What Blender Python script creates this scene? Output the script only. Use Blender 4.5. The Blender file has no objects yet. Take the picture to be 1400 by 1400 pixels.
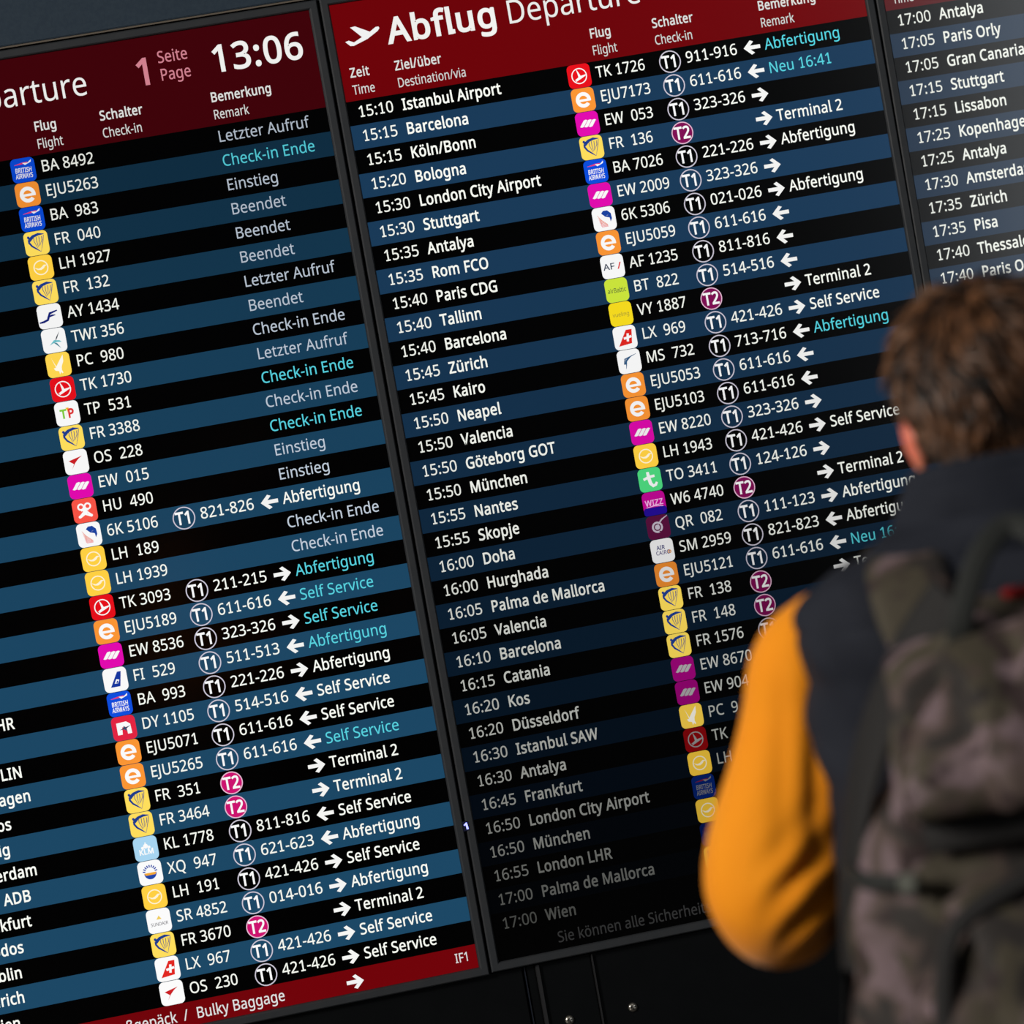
import bpy, bmesh, math, random
from mathutils import Vector, Matrix, noise
from mathutils.geometry import tessellate_polygon
random.seed(7)
S = bpy.context.scene
COL = S.collection
PI = math.pi
Z0 = 1.58                                   # height of the display centres above the floor

# ------------------------------------------------------------------ camera, world, light, exposure
S.view_settings.view_transform = 'Standard'
S.view_settings.look = 'None'
S.view_settings.gamma = 1
S.view_settings.use_curve_mapping = False
S.view_settings.exposure = 0.0
cd = bpy.data.cameras.new('camera'); cam = bpy.data.objects.new('camera', cd); COL.objects.link(cam)
R_ = Vector((0.9651344722227405, -0.19560621452222327, -0.1739357909333733))
U_ = Vector((0.17856044405463933, 0.006122988229533105, 0.9839098926396417))
F_ = Vector((0.19139388272945196, 0.9806634070135923, -0.04083703953812298))
m4 = Matrix((R_, U_, -F_)).transposed().to_4x4()
m4.translation = Vector((-1.79491, -7.62137, 0.24290 + Z0))
cam.matrix_world = m4
cd.sensor_width = 36; cd.lens = 36 * 6191.8 / 1400
cd.clip_start = 0.1; cd.clip_end = 100
cd.dof.use_dof = True; cd.dof.focus_distance = 7.72; cd.dof.aperture_fstop = 4.2; cd.dof.aperture_blades = 9
S.camera = cam

w = bpy.data.worlds.new('hall'); S.world = w; w.use_nodes = True
w.node_tree.nodes['Background'].inputs[0].default_value = (0.75, 0.87, 1.0, 1)
w.node_tree.nodes['Background'].inputs[1].default_value = 0.012

def area(name, loc, target, sx, sy, L, col):
    d = bpy.data.lights.new(name, 'AREA'); d.shape = 'RECTANGLE'; d.size = sx; d.size_y = sy
    d.energy = L * PI * sx * sy; d.color = col
    o = bpy.data.objects.new(name, d); COL.objects.link(o); o.location = loc
    o.rotation_euler = (Vector(target) - Vector(loc)).to_track_quat('-Z', 'Y').to_euler()
    return o
# added key light on the left for the sleeve; daylight from glazing at back right
area('key_left', (-6.4, -5.0, 3.9), (-0.4, -3.0, 1.3), 1.6, 1.6, 50.0, (1.0, 0.95, 0.88))
area('daylight_back', (8.05, -14.0, 3.2), (8.05, 0, 3.2), 5.1, 5.6, 2.4, (0.93, 0.97, 1.0))
area('ceiling_glow', (0.2, -4.5, 5.2), (0.2, -3.0, 0), 3.0, 2.0, 1.0, (1.0, 0.95, 0.9))

# ------------------------------------------------------------------ helpers
def nt(mat):
    mat.use_nodes = True; t = mat.node_tree
    return t, t.nodes['Principled BSDF']
def lin(r, g, b):
    f = lambda c: (c/255/12.92) if c/255 <= .04045 else ((c/255+.055)/1.055)**2.4
    return (f(r), f(g), f(b), 1)
def mat(name, rgb, rough=.5, metal=0, spec=.5, var=None, vscale=8, bump=0, bscale=200, stretch=(1,1,1), sub=0, sheen=0):
    m = bpy.data.materials.new(name); t, p = nt(m)
    p.inputs['Base Color'].default_value = lin(*rgb); p.inputs['Roughness'].default_value = rough
    p.inputs['Metallic'].default_value = metal; p.inputs['Specular IOR Level'].default_value = spec
    if sheen: p.inputs['Sheen Weight'].default_value = sheen
    if sub:
        p.inputs['Subsurface Weight'].default_value = sub
        p.inputs['Subsurface Radius'].default_value = (1, .3, .15); p.inputs['Subsurface Scale'].default_value = .01
    tc = t.nodes.new('ShaderNodeTexCoord'); mp = t.nodes.new('ShaderNodeMapping'); mp.inputs['Scale'].default_value = stretch
    t.links.new(tc.outputs['Object'], mp.inputs['Vector'])
    if var:
        n = t.nodes.new('ShaderNodeTexNoise'); n.inputs['Scale'].default_value = vscale; n.inputs['Detail'].default_value = 4
        r = t.nodes.new('ShaderNodeValToRGB'); t.links.new(mp.outputs[0], n.inputs['Vector']); t.links.new(n.outputs['Fac'], r.inputs[0])
        r.color_ramp.elements[0].position = .35; r.color_ramp.elements[1].position = .65
        r.color_ramp.elements[0].color = lin(*rgb); r.color_ramp.elements[1].color = lin(*var)
        t.links.new(r.outputs[0], p.inputs['Base Color'])
    if bump:
        n = t.nodes.new('ShaderNodeTexNoise'); n.inputs['Scale'].default_value = bscale; n.inputs['Detail'].default_value = 3
        b = t.nodes.new('ShaderNodeBump'); b.inputs['Strength'].default_value = bump; b.inputs['Distance'].default_value = .002
        t.links.new(mp.outputs[0], n.inputs['Vector']); t.links.new(n.outputs['Fac'], b.inputs['Height']); t.links.new(b.outputs[0], p.inputs['Normal'])
    return m
def obj(name, me, parent=None, m=None, loc=None, kind=None, label=None):
    o = bpy.data.objects.new(name, me); COL.objects.link(o)
    if parent is not None: o.parent = parent
    if m is not None and me is not None and not me.materials: me.materials.append(m)
    if loc is not None: o.location = loc
    if kind: o['kind'] = kind
    if label: o['label'] = label
    return o
def thing(name, loc, label, cat, rz=0, group=None):
    o = bpy.data.objects.new(name, None); COL.objects.link(o); o.location = loc; o.rotation_euler = (0, 0, rz)
    o['label'] = label; o['category'] = cat
    if group: o['group'] = group
    return o
def mesh(name, v, f, smooth=False):
    me = bpy.data.meshes.new(name); me.from_pydata([tuple(x) for x in v], [], f); me.update()
    if smooth:
        for p in me.polygons: p.use_smooth = True
    return me
def box_me(name, x0, x1, y0, y1, z0, z1, bev=0):
    bm = bmesh.new(); bmesh.ops.create_cube(bm, size=1)
    for v in bm.verts: v.co = Vector(((x0+x1)/2+v.co.x*(x1-x0), (y0+y1)/2+v.co.y*(y1-y0), (z0+z1)/2+v.co.z*(z1-z0)))
    if bev: bmesh.ops.bevel(bm, geom=bm.edges[:], offset=bev, segments=2, affect='EDGES')
    me = bpy.data.meshes.new(name); bm.to_mesh(me); bm.free(); return me
def fix_normals(me):
    bm = bmesh.new(); bm.from_mesh(me); bmesh.ops.recalc_face_normals(bm, faces=bm.faces[:]); bm.to_mesh(me); bm.free()

# ------------------------------------------------------------------ materials of the setting and the board
M_floor = mat('polished_stone', (52, 50, 48), .25, var=(64, 62, 60), vscale=3)
M_upper = mat('navy_panel', (48, 62, 76), .55, var=(53, 67, 80), vscale=160, bump=.15, bscale=500, spec=.25)
M_lower = mat('black_panel', (8, 10, 12), .55, var=(10, 12, 14), vscale=20, bump=.1, bscale=400, spec=.12)
M_strip = mat('dark_metal_strip', (52, 52, 54), .5, metal=.3, spec=.3)
M_bezel = mat('anthracite_bezel', (52, 55, 59), .5, var=(56, 58, 61), vscale=30, bump=.12, bscale=700, spec=.35)
M_bezlo = mat('black_gap', (5, 5, 6), .7, spec=.2)
M_steel = mat('brushed_steel', (175, 170, 160), .3, metal=.9)

# what the screens show: each pixel gives off its own colour; the cover is a satin glass that also mirrors the hall
M_scr = bpy.data.materials.new('lit_screen'); t, p = nt(M_scr)
p.inputs['Base Color'].default_value = (.0005, .0005, .0006, 1); p.inputs['Roughness'].default_value = .14
p.inputs['Specular IOR Level'].default_value = .5
at_ = t.nodes.new('ShaderNodeAttribute'); at_.attribute_name = 'Col'
oi = t.nodes.new('ShaderNodeObjectInfo')
mx = t.nodes.new('ShaderNodeMix'); mx.data_type = 'RGBA'; mx.blend_type = 'MULTIPLY'; mx.inputs['Factor'].default_value = 1
t.links.new(at_.outputs['Color'], mx.inputs['A']); t.links.new(oi.outputs['Color'], mx.inputs['B'])
t.links.new(mx.outputs['Result'], p.inputs['Emission Color']); p.inputs['Emission Strength'].default_value = 1

WHITE = (1, 1, 1, 1)
class Pic:
    """flat print: coloured polygons in the plane of a screen (x right, z up)"""
    def __init__(s): s.v = []; s.f = []; s.c = []
    def tri(s, pts, tris, col, lay):
        n = len(s.v); s.v += [(x, -lay * .00015, z) for x, z in pts]
        for a in tris: s.f.append(tuple(n+i for i in a)); s.c.append(col)
    def poly(s, pts, col=WHITE, lay=1):
        tr = tessellate_polygon([[Vector((x, z, 0)) for x, z in pts]]); s.tri(pts, tr, col, lay)
    def disc(s, x, z, r, col=WHITE, lay=1, n=24, ry=None):
        ry = ry or r; s.poly([(x+r*math.cos(2*PI*i/n), z+ry*math.sin(2*PI*i/n)) for i in range(n)], col, lay)
    def ring(s, x, z, r, wd, col=WHITE, lay=1, n=32, a0=0, a1=2*PI):
        pts = []
        for i in range(n+1):
            a = a0+(a1-a0)*i/n; pts += [(x+r*math.cos(a), z+r*math.sin(a)), (x+(r-wd)*math.cos(a), z+(r-wd)*math.sin(a))]
        s.tri(pts, [(2*i, 2*i+2, 2*i+3, 2*i+1) for i in range(n)], col, lay)
    def stroke(s, pts, wd, col=WHITE, lay=1, taper=None):
        P = [Vector(a) for a in pts]; o = []
        for i, a in enumerate(P):
            d = (P[min(i+1, len(P)-1)]-P[max(i-1, 0)]).normalized(); n = Vector((-d.y, d.x))
            h = wd/2*(taper[i] if taper else 1); o += [tuple(a+n*h), tuple(a-n*h)]
        s.tri(o, [(2*i, 2*i+2, 2*i+3, 2*i+1) for i in range(len(P)-1)], col, lay)
    def rrect(s, x0, z0, x1, z1, r, col=WHITE, lay=1):
        pts = []
        for cx, cz, a in ((x1-r, z1-r, 0), (x0+r, z1-r, 90), (x0+r, z0+r, 180), (x1-r, z0+r, 270)):
            for k in range(6): b = math.radians(a+18*k); pts.append((cx+r*math.cos(b), cz+r*math.sin(b)))
        s.poly(pts, col, lay)
    def text(s, st, x, z, size, xs=1, wt=0, col=WHITE, lay=1, foot=False, align='l', shear=0):
        g = [glyph(c, wt) for c in st]
        tot = sum((a+1.4*wt)*size*xs for _, _, a in g)
        cx = x if align == 'l' else (x-tot if align == 'r' else x-tot/2)
        for c, (v, f, a) in zip(st, g):
            off = .7*wt*size*xs
            s.tri([(cx+off+(q.x+shear*q.y)*size*xs, z+q.y*size) for q in v], f, col, lay)
            if v and foot and c == '1':
                xm = max(q.x for q in v)-wt; sw = .072+2*wt; mid = cx+off+(xm-.036)*size*xs; hw = .125*size*xs
                s.poly([(mid-hw, z-wt*size), (mid+hw, z-wt*size), (mid+hw, z+(.062+wt)*size), (mid-hw, z+(.062+wt)*size)], col, lay+.3)
            if v and c == 'l':
                xm = max(q.x for q in v); x0 = cx+off+(xm-.03)*size*xs; x1 = cx+off+(xm+.055)*size*xs
                s.poly([(x0, z-wt*size), (x1, z-wt*size*.6), (x1, z+(.058+wt)*size), (x0, z+(.075+wt)*size)], col, lay+.3)
            cx += (a+1.4*wt)*size*xs
        return cx
    def mesh(s, name):
        me = bpy.data.meshes.new(name); me.from_pydata(s.v, [], s.f); me.update()
        ca = me.color_attributes.new('Col', 'FLOAT_COLOR', 'CORNER')
        for p, c in zip(me.polygons, s.c):
            for li in p.loop_indices: ca.data[li].color = c
        bm = bmesh.new(); bm.from_mesh(me)
        bm.normal_update()
        for f in bm.faces:
            if f.normal.y > 0: f.normal_flip()
        bm.to_mesh(me); bm.free()
        me.materials.append(M_scr); return me

# glyph outlines of Blender's own sans font
_cu = bpy.data.curves.new('glyph', 'FONT'); _to = bpy.data.objects.new('glyph', _cu)
CAP = .573
try:
    _cu.font = bpy.data.fonts.load(bpy.utils.resource_path('LOCAL') + '/datafiles/fonts/NotoSansHebrew-Regular.woff2')
except Exception:
    CAP = .69
_cu.resolution_u = 3
def _raw(st, off):
    _cu.body = st; _cu.offset = off; m = _to.to_mesh()
    v = [x.co.copy() for x in m.vertices]; f = [tuple(p.vertices) for p in m.polygons]; _to.to_mesh_clear(); return v, f
_bar = max(a.x for a in _raw('|', 0)[0])
_gc = {}; _ac = {}
def glyph(c, wt):
    if (c, wt) not in _gc:
        if c not in _ac: _ac[c] = max(a.x for a in _raw(c+'|', 0)[0]) - _bar
        v, f = ([], []) if c == ' ' else _raw(c, wt)
        if wt > 0 and v:
            ar = lambda V, F: sum(abs(sum((V[a].x*V[b].y-V[b].x*V[a].y) for a, b in zip(q, q[1:]+q[:1])))/2 for q in F)
            v0, f0 = _raw(c, 0)
            if ar(v, f) < ar(v0, f0)*1.03 or c in 'gMW':      # outline offset failed: thicken by shifted copies
                v, f = [], []
                for k in range(8):
                    a = 2*PI*k/8; n = len(v); v += [q+Vector((math.cos(a)*wt, math.sin(a)*wt, 0)) for q in v0]; f += [tuple(n+i for i in q) for q in f0]
        _gc[(c, wt)] = (v, f, _ac[c])
    return _gc[(c, wt)]
def natural(st, wt): return sum(glyph(c, wt)[2]+1.4*wt for c in st) - 1.4*wt
REG, MED, SEMI, BOLD, XB = 0.0, .005, .010, .017, .022
def style(cap, wt, ref, width, foot=True):
    size = cap/CAP; return dict(size=size, wt=wt, xs=width/natural(ref, wt)/size, foot=foot)
ST = dict(
    time=style(.0190, MED, '15:10', .0625), dest=style(.0190, BOLD, 'Istanbul Airport', .1745),
    code=style(.0190, MED, 'TK 1726', .088), gate=style(.0190, MED, '911-916', .0935),
    rem=style(.0190, SEMI, 'Abfertigung', .1355), reml=style(.0190, MED*.4, 'Letzter Aufruf', .158),
    hb=style(.0158, BOLD, 'Bemerkung', .1055, False), hr=style(.0158, MED, 'Destination/via', .121, False),
    tb=style(.0420, XB, 'Abflug', .193, False), tr=style(.0400, 0, 'Departure', .241, False),
    clock=style(.0440, BOLD, '13:06', .160, False), pg=style(.0195, MED, 'Seite', .0525, False),
    foot=style(.0185, SEMI*.6, 'Bulky Baggage', .154, False), tag=style(.0155, SEMI, 'IF1', .0255, False))
def put(parent, name, st, sty, x, z, col, y=-.0004):
    pc = Pic(); s = ST[sty]; pc.text(st, 0, 0, s['size'], s['xs'], s['wt'], foot=s['foot'])
    o = obj(name, pc.mesh(name), parent, loc=(x-.07*s['size']*s['xs'], y, z)); o.color = (col[0], col[1], col[2], 1); return o

# ------------------------------------------------------------------ small pictures on the screens
def c_(r, g, b): return lin(r, g, b)
W_ = c_(252, 252, 252)
def base(col):
    p = Pic(); p.rrect(0, 0, 1, 1, .2, col, 1); return p
def lg_ba():
    p = base(c_(10, 78, 222)); p.stroke([(.16, .74), (.5, .78), (.72, .80)], .07, c_(235, 60, 110), 2, [.2, 1, .7])
    p.poly([(.60, .70), (.86, .80), (.88, .90), (.72, .78), (.5, .80)], W_, 3)
    p.text('BRITISH', .5, .41, .33, .66, .018, W_, 2, align='c', shear=.1); p.text('AIRWAYS', .5, .17, .33, .60, .018, W_, 2, align='c', shear=.1); return p
def lg_e():
    p = base(c_(252, 150, 52)); p.ring(.5, .5, .33, .155, W_, 2, 32, .0, 2*PI*.89); p.poly([(.20, .43), (.83, .43), (.83, .53), (.20, .53)], W_, 3); return p
def lg_harp():
    p = base(c_(255, 222, 92)); b = c_(28, 60, 140)
    p.stroke([(.86, .84), (.62, .86), (.40, .80), (.22, .66)], .12, b, 2, [.2, .9, 1, 1.3])
    p.disc(.20, .78, .055, b, 2, 12); p.stroke([(.22, .68), (.20, .56), (.30, .40), (.46, .27), (.64, .12)], .085, b, 2, [1.4, 1, .9, .7, .15])
    for k in range(4):
        x = .42+.11*k; p.stroke([(x, .76), (x-.01, .60), (.52+.035*k, .30+.03*k)], .026, b, 2, [1, 1, .6])
    p.stroke([(.84, .80), (.78, .56), (.64, .14)], .03, b, 2, [.8, 1, .3]); return p
def lg_crane(bg=(255, 208, 66)):
    p = base(c_(*bg)); y = c_(255, 244, 214); p.ring(.5, .5, .31, .045, y, 2)
    p.poly([(.22, .54), (.40, .47), (.50, .50), (.64, .60), (.80, .58), (.68, .54), (.62, .46), (.50, .40), (.36, .42)], y, 2); return p
def lg_swoosh():
    p = base(W_); b = c_(16, 30, 120); p.stroke([(.04, .28), (.22, .30), (.40, .36), (.52, .62), (.84, .70)], .10, b, 2, [.6, .9, 1, 1, .5])
    p.stroke([(.40, .46), (.60, .52), (.74, .52)], .08, b, 2, [.6, 1, .4]); return p
def lg_bird():
    p = base(W_); p.poly([(.78, .86), (.60, .62), (.54, .46), (.64, .58)], c_(50, 60, 70), 2)
    p.poly([(.28, .32), (.50, .52), (.72, .48), (.80, .40), (.62, .42), (.48, .40)], c_(110, 195, 205), 2); p.poly([(.46, .42), (.74, .14), (.60, .38)], c_(60, 130, 150), 3); return p
def lg_pegasus():
    p = base(c_(255, 214, 80)); p.poly([(.24, .84), (.40, .44), (.48, .56), (.74, .90), (.72, .62), (.62, .42), (.60, .26), (.50, .10), (.48, .24), (.34, .28), (.28, .38), (.38, .40)], c_(255, 250, 235), 2)
    p.stroke([(.40, .44), (.56, .30), (.62, .14)], .06, c_(255, 250, 235), 3); return p
def lg_crescent():
    p = base(c_(232, 14, 26)); p.ring(.5, .5, .34, .045, W_, 2); p.poly([(.40, .82), (.50, .64), (.56, .50), (.82, .50), (.62, .40), (.30, .26), (.36, .36), (.46, .46), (.44, .60)], W_, 2)
    p.stroke([(.30, .34), (.55, .46), (.80, .52)], .07, W_, 2, [.4, 1, .4]); return p
def lg_tap():
    p = base(W_); p.text('T', .20, .32, .62, .9, .035, c_(130, 205, 60), 2); p.poly([(.42, .32), (.52, .60), (.46, .74), (.60, .74)], c_(250, 190, 40), 2); p.text('P', .50, .32, .62, .9, .035, c_(225, 50, 50), 2); return p
def lg_wing():
    p = base(W_); r = c_(205, 30, 35); p.poly([(.28, .20), (.40, .42), (.20, .58), (.78, .72), (.60, .60), (.44, .44)], r, 2); return p
def lg_slashes():
    p = base(c_(228, 8, 176))
    for k in range(3):
        x = .16+.185*k; z = .40-.015*k; p.poly([(x, z), (x+.07, z-.03), (x+.16, z-.01), (x+.36, z+.25), (x+.29, z+.28), (x+.20, z+.26)], W_, 2)
    return p
def lg_knot():
    p = base(c_(250, 84, 70)); p.ring(.36, .66, .15, .07, W_, 2); p.ring(.64, .66, .15, .07, W_, 2); p.stroke([(.34, .52), (.5, .58), (.66, .52)], .1, W_, 2)
    p.stroke([(.24, .24), (.40, .40), (.74, .24)], .09, W_, 2); p.stroke([(.76, .24), (.60, .42), (.26, .24)], .09, W_, 2); p.disc(.26, .26, .06, W_, 2); p.disc(.74, .26, .06, W_, 2); p.disc(.5, .48, .09, W_, 2); return p
def lg_globe():
    p = base(W_); b = c_(24, 66, 160); p.poly([(.40, .74), (.50, .84), (.68, .84), (.82, .70), (.84, .48), (.76, .34), (.74, .52), (.62, .62), (.72, .66), (.56, .58)], b, 2)
    for k in range(5): p.stroke([(.22+.02*k, .68-.10*k), (.36, .46-.07*k), (.62, .24-.02*k)], .032, c_(235, 120-12*k, 90), 2, [.3, 1, .4])
    return p
def lg_tailfin():
    p = base(W_); p.poly([(.26, .20), (.62, .82), (.78, .82), (.66, .20)], c_(16, 54, 160), 2); p.poly([(.44, .34), (.54, .52), (.66, .48), (.60, .34)], W_, 3); p.poly([(.50, .36), (.58, .46), (.62, .36)], c_(16, 54, 160), 4); return p
def lg_n():
    p = base(c_(228, 36, 66)); p.poly([(.20, .24), (.20, .74), (.62, .76), (.78, .64), (.80, .24), (.62, .24), (.60, .54), (.42, .54), (.40, .24)], W_, 2)
    p.poly([(.30, .44), (.46, .50), (.50, .60), (.56, .52), (.80, .58), (.58, .46), (.62, .34), (.50, .44)], c_(40, 80, 110), 3); return p
def lg_crown():
    p = base(c_(168, 214, 242)); p.disc(.5, .60, .10, W_, 2); p.disc(.36, .54, .06, W_, 2); p.disc(.64, .54, .06, W_, 2); p.stroke([(.5, .60), (.5, .76)], .05, W_, 2)
    p.text('KLM', .5, .26, .38, .95, .03, W_, 2, align='c'); return p
def lg_sun():
    p = base(W_); b = c_(30, 70, 170)
    for k in range(9):
        a = PI*(k+.5)/9; p.stroke([(.5+.20*math.cos(a), .52+.20*math.sin(a)), (.5+.31*math.cos(a), .52+.31*math.sin(a))], .05, b, 2)
    p.poly([(.5+.26*math.cos(a), .48+.26*math.sin(a)) for a in [PI+PI*i/14 for i in range(15)]], b, 2); p.poly([(.24, .50), (.76, .50), (.70, .40), (.30, .40)], c_(245, 170, 50), 3); return p
def lg_sundair():
    p = base(W_); p.poly([(.40, .56), (.52, .72), (.62, .56)], c_(240, 205, 90), 2); p.text('SUNDAIR', .5, .30, .24, .85, .01, c_(120, 120, 125), 2, align='c'); return p
def lg_cross():
    p = base(W_); p.poly([(.18, .16), (.58, .82), (.84, .82), (.76, .22)], c_(226, 38, 32), 2); p.stroke([(.44, .46), (.78, .52)], .10, W_, 3); p.stroke([(.59, .32), (.64, .66)], .10, W_, 3); return p
def lg_af():
    p = base(W_); p.text('AF', .09, .38, .46, 1.15, .012, c_(60, 70, 90), 2); p.poly([(.70, .36), (.76, .36), (.88, .64), (.82, .64)], c_(225, 40, 40), 2); return p
def lg_baltic():
    p = base(c_(206, 232, 60)); p.text('airBaltic', .5, .40, .34, .78, .003, c_(60, 80, 60), 2, align='c'); return p
def lg_vueling():
    p = base(c_(250, 222, 30)); p.text('vueling', .5, .40, .30, .9, -.004, c_(130, 125, 60), 2, align='c'); return p
def lg_horus():
    p = base(W_); b = c_(50, 90, 130)
    for k in range(5): p.stroke([(.84-.03*k, .78-.01*k), (.56-.07*k+.03, .70-.02*k), (.36-.03*k+.03, .52-.03*k), (.44+.02*k-.12, .20+.05*k)], .04, b, 2, [.4, 1, 1, .4])
    return p
def lg_t():
    p = base(c_(80, 224, 132)); p.stroke([(.44, .84), (.46, .56), (.50, .34), (.60, .22), (.72, .26), (.78, .36)], .15, W_, 2, [.8, 1, 1, .9, .8, .6]); p.stroke([(.22, .54), (.46, .62), (.72, .64)], .11, W_, 3); return p
def lg_w():
    p = Pic(); p.rrect(0, 0, 1, 1, .2, c_(198, 6, 152), 1); p.rrect(0, 0, 1, .34, .12, c_(36, 12, 150), 2)
    p.text('WIZZ', .5, .42, .42, .95, .012, c_(250, 190, 240), 3, align='c'); p.stroke([(.14, .36), (.5, .40), (.88, .34)], .03, c_(250, 190, 240), 3); return p
def lg_oryx():
    p = base(c_(92, 16, 62)); p.disc(.46, .50, .24, c_(200, 190, 205), 2); p.ring(.46, .50, .16, .05, c_(92, 16, 62), 3); p.stroke([(.42, .52), (.70, .80), (.96, .94)], .06, c_(200, 190, 205), 3, [1, 1, .4]); p.poly([(.50, .34), (.68, .30), (.60, .18)], c_(92, 16, 62), 3); return p
def lg_cairo():
    p = base(W_); p.text('AIR', .26, .56, .30, .9, .02, c_(40, 44, 120), 2); p.text('CAIRO', .20, .34, .28, .9, .014, c_(70, 50, 120), 2); p.ring(.80, .42, .08, .04, c_(230, 150, 60), 2, 14); return p
LG = dict(BA=lg_ba, E=lg_e, FR=lg_harp, LH=lg_crane, AY=lg_swoosh, TW=lg_bird, PC=lg_pegasus, TK=lg_crescent, TP=lg_tap, OS=lg_wing, EW=lg_slashes, HU=lg_knot,
          K6=lg_globe, FI=lg_tailfin, DY=lg_n, KL=lg_crown, XQ=lg_sun, SR=lg_sundair, LX=lg_cross, AF=lg_af, BT=lg_baltic, VY=lg_vueling, MS=lg_horus, TO=lg_t, W6=lg_w, QR=lg_oryx, SM=lg_cairo)
_lm = {}
def logo_mesh(k):
    if k not in _lm:
        p = LG[k](); p.v = [(x*.0406, y, z*.0406) for x, y, z in p.v]; _lm[k] = p.mesh('airline_logo')
    return _lm[k]
def badge_mesh(n):
    p = Pic()
    if n % 10 == 2: p.disc(.0193, 0, .0188, c_(205, 18, 112) if n == 2 else c_(128, 12, 84), .5, 32); p.ring(.0193, 0, .0193, .0017, c_(235, 190, 215), 1, 40)
    else: p.ring(.0193, 0, .0193, .0019, c_(206, 200, 215), 1, 40)
    sz = .0205/CAP; p.text('T%d' % (n % 10), .0193, -.0100, sz, .84, XB, W_, 2, foot=False, align='c'); return p.mesh('terminal_badge')
BADGE = {1: badge_mesh(1), 2: badge_mesh(2), 12: badge_mesh(12)}
def arrow_mesh(s):
    p = Pic(); f = lambda x, z: (.0150+s*(x-.0150), z)
    pts = [(0, -.0033), (.0180, -.0033), (.0112, -.0098), (.0170, -.0125), (.0300, 0), (.0170, .0125), (.0112, .0098), (.0180, .0033), (0, .0033)]
    p.poly([f(*q) for q in pts], W_, 1); return p.mesh('arrow')
ARROW = {'>': arrow_mesh(1), '<': arrow_mesh(-1)}
def plane_pic():
    p = Pic(); q = [(0,.22),(.1,.26),(.24,.14),(.48,.33),(.20,.86),(.34,.88),(.72,.52),(.90,.70),(.98,.70),(1,.62),(.94,.50),(.62,.2),(.22,-.02),(.12,0)]
    p.poly([(x*.0625, z*.036) for x, z in q], W_, 1); return p.mesh('departure_symbol')

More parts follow.
